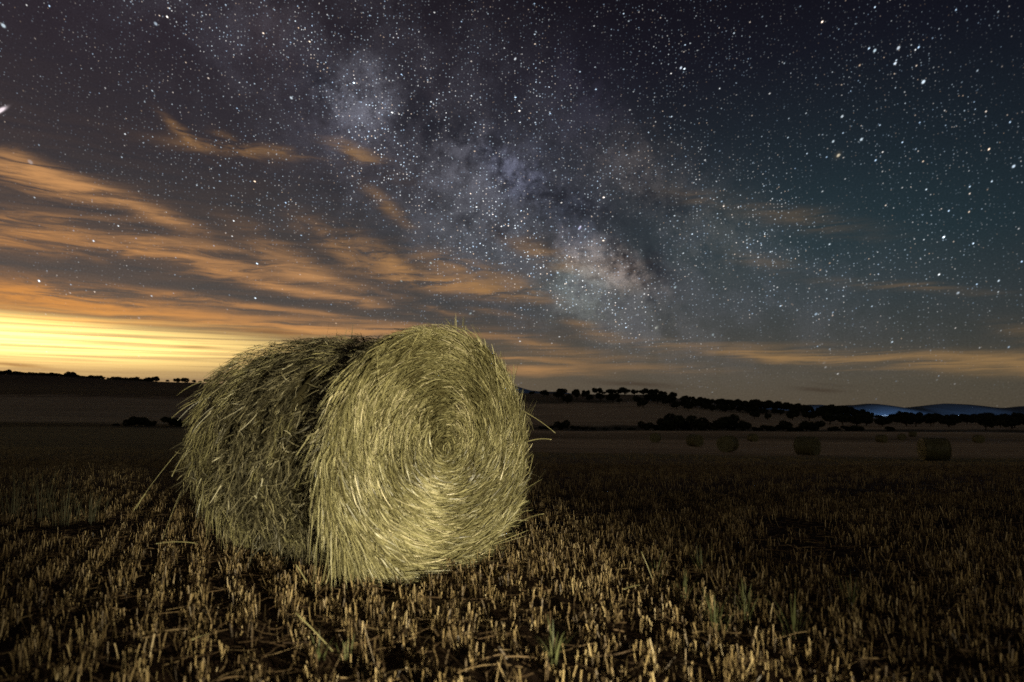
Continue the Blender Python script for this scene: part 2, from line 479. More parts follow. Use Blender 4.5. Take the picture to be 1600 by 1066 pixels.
M_HAY = straw_mat('hay_straw', [(0.0, (0.10, 0.085, 0.035, 1)), (0.3, (0.18, 0.165, 0.074, 1)), (0.6, (0.335, 0.300, 0.138, 1)),
                                (0.85, (0.47, 0.435, 0.23, 1)), (1.0, (0.68, 0.60, 0.37, 1))], 0.40, 0.5)
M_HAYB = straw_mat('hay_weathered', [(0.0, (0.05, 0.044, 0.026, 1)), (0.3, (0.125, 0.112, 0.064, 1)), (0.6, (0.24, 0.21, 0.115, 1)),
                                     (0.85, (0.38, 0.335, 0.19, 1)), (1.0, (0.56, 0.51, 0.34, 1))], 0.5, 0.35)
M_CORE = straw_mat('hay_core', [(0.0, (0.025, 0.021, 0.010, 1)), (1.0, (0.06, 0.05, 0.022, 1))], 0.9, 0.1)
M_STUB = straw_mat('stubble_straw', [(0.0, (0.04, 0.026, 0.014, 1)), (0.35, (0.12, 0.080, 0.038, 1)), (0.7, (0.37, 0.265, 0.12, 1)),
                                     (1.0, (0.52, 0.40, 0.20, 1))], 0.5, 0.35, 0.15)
M_LITTER = straw_mat('straw_litter', [(0.0, (0.03, 0.018, 0.010, 1)), (0.5, (0.11, 0.07, 0.036, 1)), (1.0, (0.28, 0.20, 0.10, 1))], 0.7, 0.2)
M_WEED = straw_mat('green_blade', [(0.0, (0.05, 0.058, 0.02, 1)), (0.6, (0.115, 0.125, 0.05, 1)), (1.0, (0.25, 0.25, 0.12, 1))], 0.5, 0.3, 0.2)
M_LEAF = straw_mat('oak_leaf', [(0.0, (0.018, 0.022, 0.012, 1)), (1.0, (0.055, 0.062, 0.030, 1))], 0.7, 0.2)
M_BARK = straw_mat('oak_bark', [(0.0, (0.03, 0.024, 0.018, 1)), (1.0, (0.08, 0.065, 0.05, 1))], 0.9, 0.1, scale=6)

# ------------------------------------------------------------------ terrain
DEP = np.array([6, 12, 25, 40, 60, 90, 133, 180, 260, 450, 600, 700, 850])
PXC = np.array([-250, 0, 300, 800, 1000, 1200, 1400, 1600, 1850])
TAB = np.array([
    # -250   0    300   800   1000  1200  1400  1600  1850
    [808.6, 808.6, 808.6, 808.6, 808.6, 808.6, 808.6, 808.6, 808.6],
    [743, 743, 744, 746, 747, 748, 749, 749, 749],
    [718, 719, 721, 726, 727, 728, 729, 729, 729],
    [703, 704, 707, 712, 714, 718, 722, 724, 724],
    [694, 695, 697, 702, 704, 708, 710, 711, 711],
    [684, 685, 687, 692, 695, 698, 699, 700, 700],
    [675, 676, 678, 684, 687, 689, 691, 692, 692],
    [664, 665, 667, 677, 680, 681, 683, 684, 684],
    [648, 650, 653, 670, 671, 673, 674, 674, 674],
    [616, 618, 621, 640, 640, 655, 662, 664, 664],
    [604, 606, 610, 624, 623, 643, 657, 660, 660],
    [592, 596, 603, 615, 617, 640, 656, 659, 659],
    [575, 583, 598, 614.5, 617.5, 640, 655, 659, 659]], float)

def zrow(py):
    b = (533 - py) / FPX
    return (math.sin(PITCH) + b * math.cos(PITCH)) / (math.cos(PITCH) - b * math.sin(PITCH))
ZTAB = CAM_H + DEP[:, None] * zrow(TAB)
ZTAB[0] = 0.0

def terrain(X, Y, rough=True):
    X = np.asarray(X, float); Y = np.asarray(Y, float)
    Yc = np.clip(Y, 1.0, None)
    px = np.clip(X / Yc * FPX + 800, PXC[0], PXC[-1])
    ci = np.clip(np.searchsorted(PXC, px) - 1, 0, len(PXC) - 2)
    cf = (px - PXC[ci]) / (PXC[ci + 1] - PXC[ci])
    cf = cf * cf * (3 - 2 * cf) * 0.5 + cf * 0.5
    ld_ = np.log(np.clip(Yc, DEP[0], DEP[-1])); LD = np.log(DEP)
    di = np.clip(np.searchsorted(LD, ld_) - 1, 0, len(DEP) - 2)
    df = (ld_ - LD[di]) / (LD[di + 1] - LD[di])
    # interpolate linearly in depth so the slopes stay straight
    d0 = DEP[di]; d1 = DEP[di + 1]
    df = (np.clip(Yc, DEP[0], DEP[-1]) - d0) / (d1 - d0)
    z = ((ZTAB[di, ci] * (1 - cf) + ZTAB[di, ci + 1] * cf) * (1 - df) + (ZTAB[di + 1, ci] * (1 - cf) + ZTAB[di + 1, ci + 1] * cf) * df)
    far = np.clip((Y - 850) / 900, 0, 1)
    z = z * (1 - far * far * (3 - 2 * far)) - 25 * far
    if rough:
        k = np.exp(-np.maximum(Y, 0) / 25)
        z = z + k * (0.05 * (fbm(X * 1.3 + 40, Y * 1.3 + 9, 3) - 0.5) + 0.035 * (fbm(X * 7, Y * 7, 8, 3) - 0.5))
        z = z + np.clip((Y - 30) / 200, 0, 1) * 1.2 * (fbm(X * 0.02, Y * 0.02, 5) - 0.5)
    return z

def place(px, Y):
    X = (px - 800) / FPX * Y
    return X, Y, float(terrain(X, Y))

def build_ground():
    ang = np.concatenate([np.linspace(-180, -60, 60, endpoint=False), np.linspace(-60, 60, 700, endpoint=False), np.linspace(60, 180, 60, endpoint=False)])
    rad = np.geomspace(0.35, 20000, 330)
    A, Rr = np.meshgrid(np.radians(ang), rad)
    X = Rr * np.sin(A); Y = Rr * np.cos(A)
    Z = terrain(X, Y)
    n, k = X.shape
    V = np.stack([X, Y, Z], -1).reshape(-1, 3)
    i = np.arange(n - 1)[:, None] * k; j = np.arange(k)[None]; j2 = (np.arange(k) + 1) % k
    F = np.stack([i + j, i + k + j, i + k + j2[None], i + j2[None]], -1).reshape(-1, 4)[:, ::-1]
    V = np.concatenate([V, [[0, 0, float(terrain(0, 0))]]])
    c = len(V) - 1
    T = np.stack([j[0], j2, np.full(k, c)], -1)[:, ::-1]
    m = bpy.data.materials.new('field_soil'); m.use_nodes = True
    nt = m.node_tree; nt.nodes.clear(); g = G(nt)
    tc = g.n('ShaderNodeTexCoord')
    P = tc.outputs['Object']
    x, y, z = g.sep(P)
    wob = g.m('SUBTRACT', g.noise(P, 0.035, 4, 0.6), 0.5)
    wob2 = g.m('SUBTRACT', g.noise(P, 0.012, 3, 0.6), 0.5)
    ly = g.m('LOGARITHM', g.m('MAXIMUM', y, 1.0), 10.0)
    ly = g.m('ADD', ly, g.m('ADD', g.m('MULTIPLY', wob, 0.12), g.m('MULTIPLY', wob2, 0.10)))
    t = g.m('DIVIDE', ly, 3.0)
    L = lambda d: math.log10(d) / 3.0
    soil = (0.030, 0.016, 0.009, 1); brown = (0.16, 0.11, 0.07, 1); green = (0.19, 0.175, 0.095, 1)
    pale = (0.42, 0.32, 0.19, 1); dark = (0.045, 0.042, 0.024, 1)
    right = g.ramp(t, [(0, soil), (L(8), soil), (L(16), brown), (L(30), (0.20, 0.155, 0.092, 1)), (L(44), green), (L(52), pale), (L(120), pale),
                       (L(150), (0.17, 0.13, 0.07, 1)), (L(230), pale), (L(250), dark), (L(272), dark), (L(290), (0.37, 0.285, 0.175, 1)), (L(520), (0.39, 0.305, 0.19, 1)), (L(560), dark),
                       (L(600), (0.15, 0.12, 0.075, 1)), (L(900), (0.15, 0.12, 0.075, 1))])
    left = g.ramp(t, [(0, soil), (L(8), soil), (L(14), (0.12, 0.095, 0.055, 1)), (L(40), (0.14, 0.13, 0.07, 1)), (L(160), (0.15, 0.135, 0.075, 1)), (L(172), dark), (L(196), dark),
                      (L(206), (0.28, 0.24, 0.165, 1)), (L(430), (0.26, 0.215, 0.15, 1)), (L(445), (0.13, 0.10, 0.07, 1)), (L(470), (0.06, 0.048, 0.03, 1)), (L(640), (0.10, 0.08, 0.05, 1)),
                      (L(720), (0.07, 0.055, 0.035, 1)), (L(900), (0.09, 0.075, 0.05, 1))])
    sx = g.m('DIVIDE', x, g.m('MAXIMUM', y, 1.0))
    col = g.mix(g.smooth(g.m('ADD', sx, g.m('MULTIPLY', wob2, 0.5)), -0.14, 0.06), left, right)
    fine = g.noise(P, 9.0, 6, 0.7)
    mid = g.noise(P, 0.5, 5, 0.65)
    big = g.noise(g.mapping(P, scale=(0.02, 0.09, 0.05)), 1.0, 5, 0.6)
    strk = g.noise(g.mapping(P, scale=(0.010, 0.30, 0.05)), 1.0, 5, 0.65, 0.3)
    strk = g.smooth(strk, 0.3, 0.7, 0.70, 1.25)
    k1 = g.m('MULTIPLY', strk, g.m('MULTIPLY', g.m('MULTIPLY_ADD', fine, 1.0, g.smooth(ly, 1.5, 2.2, 0.5, 1.0)), g.m('MULTIPLY', g.m('MULTIPLY_ADD', mid, 0.9, 0.55), g.m('MULTIPLY_ADD', big, 1.0, 0.5))))
    col = g.mix(1.0, col, g.grey(k1), 'MULTIPLY')
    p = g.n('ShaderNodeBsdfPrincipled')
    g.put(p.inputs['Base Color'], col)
    p.inputs['Roughness'].default_value = 0.95
    p.inputs['Specular IOR Level'].default_value = 0.1
    bp = g.n('ShaderNodeBump'); bp.inputs['Strength'].default_value = 0.7; bp.inputs['Distance'].default_value = 0.03
    g.put(bp.inputs['Height'], g.noise(P, 30.0, 5, 0.7))
    nt.links.new(bp.outputs[0], p.inputs['Normal'])
    o = g.n('ShaderNodeOutputMaterial'); nt.links.new(p.outputs[0], o.inputs[0])
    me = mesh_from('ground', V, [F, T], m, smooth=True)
    tag(link('ground', me), kind='structure')
build_ground()

# far mountains
def build_mountains():
    m = bpy.data.materials.new('mountain_slope'); m.use_nodes = True
    nt = m.node_tree; nt.nodes.clear(); g = G(nt)
    tc = g.n('ShaderNodeTexCoord')
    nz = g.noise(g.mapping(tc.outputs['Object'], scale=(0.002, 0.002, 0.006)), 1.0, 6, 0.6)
    col = g.ramp(nz, [(0.3, (0.09, 0.12, 0.16, 1)), (0.7, (0.15, 0.19, 0.24, 1))])  # blue of distance and night glow put into the slope colour
    p = g.n('ShaderNodeBsdfPrincipled'); g.put(p.inputs['Base Color'], col)
    p.inputs['Roughness'].default_value = 1.0; p.inputs['Specular IOR Level'].default_value = 0.0
    o = g.n('ShaderNodeOutputMaterial'); nt.links.new(p.outputs[0], o.inputs[0])
    D = 9000.0
    ctrl = [(-1500, 610), (-400, 604), (200, 612), (560, 606), (700, 600), (780, 598), (800, 600), (815, 605), (830, 609), (850, 612), (868, 611), (895, 616), (960, 622), (1100, 634), (1230, 634),
            (1262, 632), (1300, 635), (1320, 632), (1342, 630), (1365, 632), (1385, 636), (1405, 639), (1430, 636), (1462, 633), (1485, 631), (1510, 634), (1545, 638), (1580, 637), (1620, 634), (1750, 628), (2400, 612), (3400, 615)]
    cx = np.array([c[0] for c in ctrl], float); cy = np.array([c[1] for c in ctrl], float)
    pxs = np.linspace(-1500, 3400, 1200)
    py = np.interp(pxs, cx, cy)
    ker = np.ones(7) / 7
    py = np.convolve(np.pad(py, 3, 'edge'), ker, 'valid') + 1.2 * (fbm(pxs * 0.05, pxs * 0, 2) - 0.5)
    zt = CAM_H + D * zrow(py)
    rows = np.linspace(0, 1, 28)
    V = []
    for t in rows:
        yy = D - 1500 + 3000 * t
        prof = math.sin(math.pi * t) ** 1.3 if t <= 0.5 else math.sin(math.pi * t)
        xx = (pxs - 800) / FPX * D
        h = -60 + (zt + 60) * prof
        h = h + (1 - abs(2 * t - 1)) * (1 - abs(2 * t - 1) ** 0.2) * 160 * (fbm(xx * 0.0012 + 7, np.full_like(xx, yy) * 0.0012, 4) - 0.5)
        V.append(np.stack([xx, np.full_like(xx, yy), h], -1))
    V = np.array(V); n, k, _ = V.shape
    i = np.arange(n - 1)[:, None] * k; j = np.arange(k - 1)[None]
    F = np.stack([i + j, i + j + 1, i + k + j + 1, i + k + j], -1).reshape(-1, 4)
    tag(link('mountains', mesh_from('mountains', V.reshape(-1, 3), F, m, smooth=True)), kind='structure')
build_mountains()

# the blue lamps of the distant town that light the foot of the mountains
for px, D_, z_, e, sz in [(1410, 7250, -18, 8e7, 15), (1330, 6600, -15, 4.4e7, 15), (1480, 6700, -15, 4.2e7, 15), (1600, 6500, -15, 3.4e7, 15)]:
    t = bpy.data.lights.new("town_lamp", 'POINT'); t.energy = e; t.color = (0.36, 0.60, 1.0); t.shadow_soft_size = sz
    o = bpy.data.objects.new("town_lamp", t); COL.objects.link(o)
    o.location = ((px - 800) / FPX * D_, D_, z_)

# ------------------------------------------------------------------ the big hay bale
BX, BY, BTH, BL = -0.43, 4.10, R(51), 1.43
BW, BHH, BZC = 0.80, 0.720, 0.700
def bale_r(y, a):
    """radius factor along the barrel: flared front rim, waist behind it, flared back"""
    r = 0.965 + 0.055 * np.exp(-((y - 0.03) / 0.10) ** 2) - 0.052 * np.exp(-((y - 0.36) / 0.22) ** 2) + 0.03 * np.exp(-((y - BL) / 0.15) ** 2)
    r = r + 0.050 * (0.4 + 1.2 * fbm(a * 3 + 2, y * 2 + 5, 61)) * np.sin(y * 2 * math.pi / 0.165 + 1.2 * np.sin(a * 2)) * np.clip((y - 0.25) / 0.3, 0, 1)
    r = r + 0.035 * (fbm(y * 5 + 3, a * 2.2 + 11, 21) - 0.5)
    return r
def bale_pos(a, r, y):
    """a = angle (anticlockwise seen from the front), r = radius factor, y = depth behind the front face"""
    x = BW * r * np.cos(a)
    z = BZC + BHH * r * np.sin(a)
    # it has settled: flattened where it meets the ground
    low = 0.05
    z = np.where(z < low, low + (z - low) * 0.25, z)
    z = np.maximum(z, 0.012)
    return np.stack([x, y + 0 * x, z], -1)

def bale_strands():
    rg = np.random.default_rng(5)
    out = {}
    # --- front face: wound spiral of straw
    N = 46000; K = 6
    rr = np.sqrt(rg.uniform(0.0006, 1.0, N)) * 1.0
    aa = rg.uniform(0, 2 * math.pi, N)
    # wedges (flakes) of straw share tilt and lift
    wn = fbm(aa * 3.2 + 5, rr * 9, 31)
    ln = (0.035 + 0.20 * rg.random(N) ** 1.7) * np.clip(0.35 + rr, 0.3, 1.1)
    t = np.linspace(0, 1, K)[None]
    slope = rg.normal(0.04, 0.11, N) * np.where(rg.random(N) < 0.13, 4.0, 1) + (wn - 0.5) * 0.45
    r = rr[:, None] + slope[:, None] * (ln[:, None] * t) / 0.8 + 0.0
    da = ln[:, None] * t / (0.78 * np.maximum(rr[:, None], 0.07))
    a = aa[:, None] + np.minimum(da, 2.6)
    r = np.minimum(np.maximum(r, 0.01), 1.05)
    ring = 0.026 * np.sin(rr * 60 + 2.2 * np.sin(aa * 2 + 1)) + 0.11 * (fbm(np.cos(aa) * rr * 7 + 40, np.sin(aa) * rr * 7 + 40, 17) - 0.5) * (0.35 + rr)
    dish = 0.05 * (1 - rr ** 2) - 0.06 * np.exp(-(rr / 0.10) ** 2)
    lift = np.abs(rg.normal(0, 0.028, N))[:, None] * t ** 1.4 + rg.uniform(0, 0.018, N)[:, None]
    yy = -(dish + ring)[:, None] - lift + 0.02
    P = bale_pos(a, r, yy)
    T = unit(np.gradient(P, axis=1))
    nrm = np.zeros_like(P); nrm[..., 1] = -1
    nrm += rg.normal(0, 0.55, (N, 1, 3))
    S = unit(np.cross(T, unit(nrm)))
    W = ((0.0008 + 0.0023 * rg.random(N) ** 2)[:, None] * np.array([0.7, 1, 1, 1, 0.85, 0.4])[None])
    damp = fbm(np.cos(aa) * rr * 4 + 20, np.sin(aa) * rr * 4 + 20, 77)
    tone = np.clip(0.40 + rg.normal(0, 0.29, N) + (wn - 0.5) * 0.7 + (damp - 0.5) * 1.0 + (rg.random(N) < 0.05) * 0.4, 0, 1)
    tone[rr < 0.16] *= 0.8
    out['face'] = ribbons(P, W, S, tone)
    # --- barrel: weathered tangle, tufts share a direction
    N = 46000
    NC = 1500
    ca = rg.uniform(0, 2 * math.pi, NC); cy = rg.uniform(0.02, BL + 0.02, NC)
    cs = rg.normal(0.05, 0.95, NC); cl = np.abs(rg.normal(0, 0.050, NC)) * np.where(rg.random(NC) < 0.15, 1.8, 0.8) + 0.004; ct = rg.normal(0, 0.16, NC)
    idx = rg.integers(0, NC, N)
    free = rg.random(N) < 0.35
    aa = np.where(free, rg.uniform(0, 2 * math.pi, N), ca[idx] + rg.normal(0, 0.05, N))
    y0 = np.where(free, rg.uniform(0, BL + 0.03, N), cy[idx] + rg.normal(0, 0.03, N))
    y0 = np.clip(y0, 0.0, BL + 0.04)
    sl = np.where(free, rg.normal(0, 0.75, N), cs[idx] + rg.normal(0, 0.22, N))
    ln = 0.02 + 0.12 * rg.random(N) ** 1.6
    lf = np.where(free, np.abs(rg.normal(0, 0.025, N)), cl[idx] * rg.uniform(0.4, 1.2, N))
    curl = rg.normal(0, 0.75, N)
    gap = fbm(aa * 4.5 + 4, y0 * 15 + 2, 91, 3)
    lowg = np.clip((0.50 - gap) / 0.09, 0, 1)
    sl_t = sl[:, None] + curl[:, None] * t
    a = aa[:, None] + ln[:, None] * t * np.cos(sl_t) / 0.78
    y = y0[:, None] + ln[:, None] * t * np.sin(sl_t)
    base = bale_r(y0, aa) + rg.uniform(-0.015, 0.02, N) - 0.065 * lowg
    lf = lf * (1 - 0.9 * lowg)
    r = base[:, None] + lf[:, None] * t ** 1.5 / 0.78
    P = bale_pos(a, r, y)
    P[..., 2] = np.maximum(P[..., 2] - (lf[:, None] * 0.9 * t ** 2) * (rg.uniform(0.2, 1.0, N)[:, None]), 0.015)
    T = unit(np.gradient(P, axis=1))
    nrm = np.stack([np.cos(a), np.zeros_like(a), np.sin(a)], -1) + rg.normal(0, 0.7, (N, 1, 3))
    S = unit(np.cross(T, unit(nrm)))
    W = (0.0008 + 0.0024 * rg.random(N) ** 2)[:, None] * np.array([0.7, 1, 1, 1, 0.85, 0.35])[None]
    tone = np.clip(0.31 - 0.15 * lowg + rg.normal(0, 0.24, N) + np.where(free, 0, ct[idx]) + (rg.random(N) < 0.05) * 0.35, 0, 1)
    out['barrel'] = ribbons(P, W, S, tone)
    # --- overhanging rim and stray ends
    def loose(N, a_lo, a_hi, y_lo, y_hi, l0, l1, out_k, droop, ylean, w0=0.0008, w1=0.0024, rbase=1.0, tmean=0.52, ysd=0.38):
        nc = max(N // 14, 6); q = rg.integers(0, nc, N)
        aa = rg.uniform(a_lo, a_hi, nc)[q] + rg.normal(0, 0.045, N); y0 = rg.uniform(y_lo, y_hi, nc)[q] + rg.normal(0, 0.02, N)
        ln = (l0 + (l1 - l0) * rg.random(nc) ** 1.6)[q] * rg.uniform(0.45, 1.1, N)
        ok = np.abs(rg.normal(out_k, out_k * 0.7, nc)[q] + rg.normal(0, out_k * 0.35, N))
        yl = rg.normal(ylean, ysd, nc)[q] + rg.normal(0, 0.16, N)
        base = bale_r(y0, aa) * rbase + rg.uniform(-0.05, 0.01, N)
        p0 = bale_pos(aa, base, y0)
        tan = np.stack([-np.sin(aa) * 1.0, np.zeros(N), np.cos(aa)], -1)
        rad = np.stack([np.cos(aa), np.zeros(N), np.sin(aa)], -1)
        d = unit(tan + rad * ok[:, None] + np.stack([np.zeros(N), yl, np.zeros(N)], -1))
        dr = rg.uniform(0.3, 1.2, N) * droop
        P = p0[:, None] + d[:, None] * (ln[:, None] * t)[..., None]
        # follow the curve of the bale for the first part, fall under their weight for the rest
        P -= rad[:, None] * ((ln[:, None] * t) ** 2 * 0.35)[..., None]
        P[..., 2] -= dr[:, None] * (ln[:, None] * t) ** 2 / np.maximum(ln[:, None], .05)
        P[..., 2] = np.maximum(P[..., 2], 0.012 + rg.uniform(0, 0.05, N)[:, None])
        T = unit(np.gradient(P, axis=1))
        nrm = rg.normal(0, 1, (N, 1, 3)) + np.zeros_like(P)
        S = unit(np.cross(T, unit(nrm)))
        W = rg.uniform(w0, w1, N)[:, None] * np.array([0.8, 1, 1, 0.95, 0.8, 0.3])[None]
        tone = np.clip(tmean + rg.normal(0, 0.2, N), 0, 1)
        return P, W, S, tone
    parts = [
        loose(2600, R(75), R(250), -0.02, 0.12, 0.06, 0.25, 0.18, 0.25, 0.12),      # front rim hanging over the left side
        loose(900, R(185), R(262), -0.03, 0.16, 0.15, 0.36, 0.35, 0.40, 0.10),      # lower left skirt
        loose(900, R(-60), R(80), -0.03, 0.10, 0.08, 0.24, 0.25, 0.10, 0.0),        # right rim
        loose(520, R(-70), R(-25), -0.03, 0.06, 0.12, 0.32, 0.65, 0.12, 0.0),       # tuft low on the right
        loose(420, R(28), R(95), -0.02, 0.22, 0.08, 0.22, 0.75, 0.0, 0.0),            # bristles on top
        loose(420, R(80), R(130), 0.1, BL, 0.08, 0.25, 0.30, 0.1, 0.1),             # along the ridge
        loose(1000, R(120), R(235), BL - 0.28, BL + 0.04, 0.06, 0.22, 0.5, 0.40, 0.0, tmean=0.45, ysd=0.8),   # back rim, far left
        loose(260, R(95), R(235), BL - 0.12, BL + 0.04, 0.10, 0.32, 0.6, 0.35, 0.0, tmean=0.45, ysd=0.6),
        loose(500, R(150), R(235), 0.3, BL - 0.1, 0.04, 0.12, 0.45, 0.5, 0.0, tmean=0.4, ysd=1.2),
        loose(700, R(215), R(285), -0.06, 0.06, 0.08, 0.24, 0.30, 0.50, -0.5),      # foot of the face, spilling forward
    ]
    P = np.concatenate([q[0] for q in parts]); W = np.concatenate([q[1] for q in parts])
    S = np.concatenate([q[2] for q in parts]); tn = np.concatenate([q[3] for q in parts])
    out['loose'] = ribbons(P, W, S, tn)
    return out

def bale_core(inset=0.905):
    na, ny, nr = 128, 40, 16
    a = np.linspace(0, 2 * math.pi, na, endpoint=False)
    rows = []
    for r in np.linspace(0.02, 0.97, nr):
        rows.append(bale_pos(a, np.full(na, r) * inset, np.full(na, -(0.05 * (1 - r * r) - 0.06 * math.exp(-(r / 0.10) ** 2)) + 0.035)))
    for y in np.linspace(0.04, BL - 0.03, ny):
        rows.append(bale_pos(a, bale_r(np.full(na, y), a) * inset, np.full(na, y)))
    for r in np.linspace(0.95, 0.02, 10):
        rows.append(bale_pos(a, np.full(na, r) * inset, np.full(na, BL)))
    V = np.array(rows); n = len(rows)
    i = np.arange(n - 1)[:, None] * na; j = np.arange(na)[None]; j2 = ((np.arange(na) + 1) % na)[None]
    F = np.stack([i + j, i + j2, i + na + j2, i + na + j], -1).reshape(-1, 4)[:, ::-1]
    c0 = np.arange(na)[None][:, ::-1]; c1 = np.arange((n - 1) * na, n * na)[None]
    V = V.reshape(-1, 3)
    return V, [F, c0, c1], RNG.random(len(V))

bale = empty('hay_bale', (BX, BY, float(terrain(BX, BY + 0.4)) - 0.015), BTH)
tag(bale, 'large round straw bale lit in the foreground, spiral face towards the camera', 'hay bale')
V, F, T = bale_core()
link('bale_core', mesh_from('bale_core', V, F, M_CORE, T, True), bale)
st = bale_strands()
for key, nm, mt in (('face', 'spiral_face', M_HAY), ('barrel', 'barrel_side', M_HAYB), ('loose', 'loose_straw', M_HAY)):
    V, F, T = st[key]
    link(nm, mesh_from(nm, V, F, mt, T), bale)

def stalk_tube(pts, r0, r1, n=6):
    """a round straw along a polyline"""
    pts = np.asarray(pts, float); K = len(pts)
    T = unit(np.gradient(pts, axis=0))
    ref = np.array([0.13, 0.21, 0.97]) if abs(T[0][2]) < 0.9 else np.array([1.0, 0.1, 0.0])
    A = unit(np.cross(T, ref)); B = np.cross(T, A)
    ph = np.linspace(0, 2 * math.pi, n, endpoint=False)
    rr = np.linspace(r0, r1, K)
    V = pts[:, None] + (A[:, None] * np.cos(ph)[None, :, None] + B[:, None] * np.sin(ph)[None, :, None]) * rr[:, None, None]
    i = np.arange(K - 1)[:, None] * n; j = np.arange(n)[None]; j2 = ((np.arange(n) + 1) % n)[None]
    F = np.stack([i + j, i + j2, i + n + j2, i + n + j], -1).reshape(-1, 4)
    caps = [np.arange(n)[None][:, ::-1], np.arange((K - 1) * n, K * n)[None]]
    return V.reshape(-1, 3), F, caps

def bez(p0, p1, sag, k=8):
    t = np.linspace(0, 1, k)[:, None]
    p0 = np.array(p0, float); p1 = np.array(p1, float)
    return p0 + (p1 - p0) * t + np.array([0, 0, -1.0]) * sag * (4 * t * (1 - t)) * -1

def join(parts):
    Vs, Fs, Ts, off = [], {}, [], 0
    for V, fl, tone in parts:
        for f in (fl if isinstance(fl, list) else [fl]):
            Fs.setdefault(f.shape[1], []).append(f + off)
        Vs.append(V); Ts.append(np.full(len(V), tone)); off += len(V)
    return np.concatenate(Vs), [np.concatenate(x) for x in Fs.values()], np.concatenate(Ts)

def at(px, py, Y):
    x, z = ray(px, py)
    return np.array([x * Y, Y, CAM_H + z * Y])

inv = None
def world_to_bale(p):
    x, y = p[0] - BX, p[1] - BY
    c, s = math.cos(BTH), math.sin(BTH)
    return np.array([x * c + y * s, -x * s + y * c, p[2] - bale.location.z])

for (a_, ya_, b_, yb_, r_, oat) in [((822, 691), 4.62, (862, 687), 4.50, 0.0038, False), ((812, 640), 4.65, (868, 677), 4.50, 0.0025, False),
                                    ((283, 700), 4.45, (214, 789), 4.25, 0.0015, True), ((284, 765), 4.42, (254, 842), 4.2, 0.0014, False),
                                    ((310, 850), 4.3, (243, 850), 4.0, 0.0030, False), ((500, 665), 3.62, (463, 712), 3.55, 0.0035, False),
                                    ((520, 755), 3.55, (466, 757), 3.6, 0.0022, False), ((350, 575), 4.55, (318, 590), 4.35, 0.0025, False),
                                    ((300, 690), 4.4, (268, 745), 4.2, 0.0030, False), ((806, 820), 4.5, (850, 803), 4.3, 0.0030, False)]:
    p0 = world_to_bale(at(*a_, ya_)); p1 = world_to_bale(at(*b_, yb_))
    V, F, C = stalk_tube(bez(p0, p1, 0.012), r_, r_ * 0.6)
    ps = [(V, [F] + C, 0.65)]
    if oat:
        d = unit(p1 - p0)
        for k in range(5):
            q = p1 - d * 0.02 * k
            e = q + d * 0.035 + np.array([random.uniform(-.01, .01), random.uniform(-.01, .01), -0.012])
            V, F, C = stalk_tube(np.array([q, (q + e) / 2, e]), 0.0035, 0.0008)
            ps.append((V, [F] + C, 0.6))
    V, F, T = join(ps)
    link('straw_stalk', mesh_from('straw_stalk', V, F, M_HAY, T), bale)

# ------------------------------------------------------------------ stubble (countless cut stalks) and litter
def inside_bale(X, Y, pad=0.0):
    x, y = X - BX, Y - BY
    c, s = math.cos(BTH), math.sin(BTH)
    lx = x * c + y * s; ly = -x * s + y * c
    return (np.abs(lx) < 0.50 + pad) & (ly > -0.02 - pad) & (ly < BL + pad)

def scatter(n, y0, y1, half=0.95, power=1.0, rg=RNG):
    Y = np.sqrt(rg.uniform(y0 ** 2, y1 ** 2, n))
    X = rg.uniform(-half, half, n) * (Y + 0.6)
    return X, Y

def stub_layer(n, y0, y1, h0, h1, w0, w1, K=3, clump=5, spread=0.035, lean=0.13, row=True, tmean=0.55, rg=RNG):
    nc = n // clump
    X, Y = scatter(nc, y0, y1, rg=rg)
    if row:   # drilled rows, running away to the right
        ca, sa = math.cos(R(24)), math.sin(R(24))
        p = X * ca + Y * sa; q = -X * sa + Y * ca
        p = np.round(p / 0.19) * 0.19 + rg.normal(0, 0.028, nc)
        X = p * ca - q * sa; Y = p * sa + q * ca
    keep = (fbm(X * 0.9 + 3, Y * 0.9 + 8, 41) + 0.35 * (fbm(X * 3, Y * 3, 44) - .5)) > rg.uniform(0.25, 0.52, nc)
    X, Y = X[keep], Y[keep]
    nc = len(X)
    ch = rg.uniform(h0, h1, nc)
    tn = rg.normal(tmean, 0.16, nc)
    X = np.repeat(X, clump) + rg.normal(0, spread, nc * clump)
    Y = np.repeat(Y, clump) + rg.normal(0, spread, nc * clump)
    ch = np.repeat(ch, clump) * rg.uniform(0.55, 1.15, nc * clump)
    tn = np.clip(np.repeat(tn, clump) + rg.normal(0, 0.12, nc * clump), 0, 1)
    ok = (Y > 0.9) & ~inside_bale(X, Y)
    X, Y, ch, tn = X[ok], Y[ok], ch[ok], tn[ok]
    n = len(X)
    Z = terrain(X, Y) - 0.01
    t = np.linspace(0, 1, K)[None]
    dx = rg.normal(0, lean, n); dy = rg.normal(0, lean, n)
    bend = rg.normal(0, 0.10, n)
    P = np.empty((n, K, 3))
    P[..., 0] = X[:, None] + (dx[:, None] * t + bend[:, None] * t ** 2) * ch[:, None]
    P[..., 1] = Y[:, None] + (dy[:, None] * t) * ch[:, None]
    P[..., 2] = Z[:, None] + ch[:, None] * t
    # broad side turned roughly across, at random
    yaw = rg.normal(0, 0.9, n)
    S = np.stack([np.cos(yaw), np.sin(yaw), 0 * yaw], -1)[:, None] + np.zeros_like(P)
    w = rg.uniform(w0, w1, n)
    prof = np.linspace(1.05, 0.9, K)
    return ribbons(P, w[:, None] * prof[None], S, tn)

def cat(rs):
    off = 0; Vs, Fs, Ts = [], [], []
    for V, F, T in rs:
        Vs.append(V); Fs.append(F + off); Ts.append(T); off += len(V)
    return np.concatenate(Vs), np.concatenate(Fs), np.concatenate(Ts)

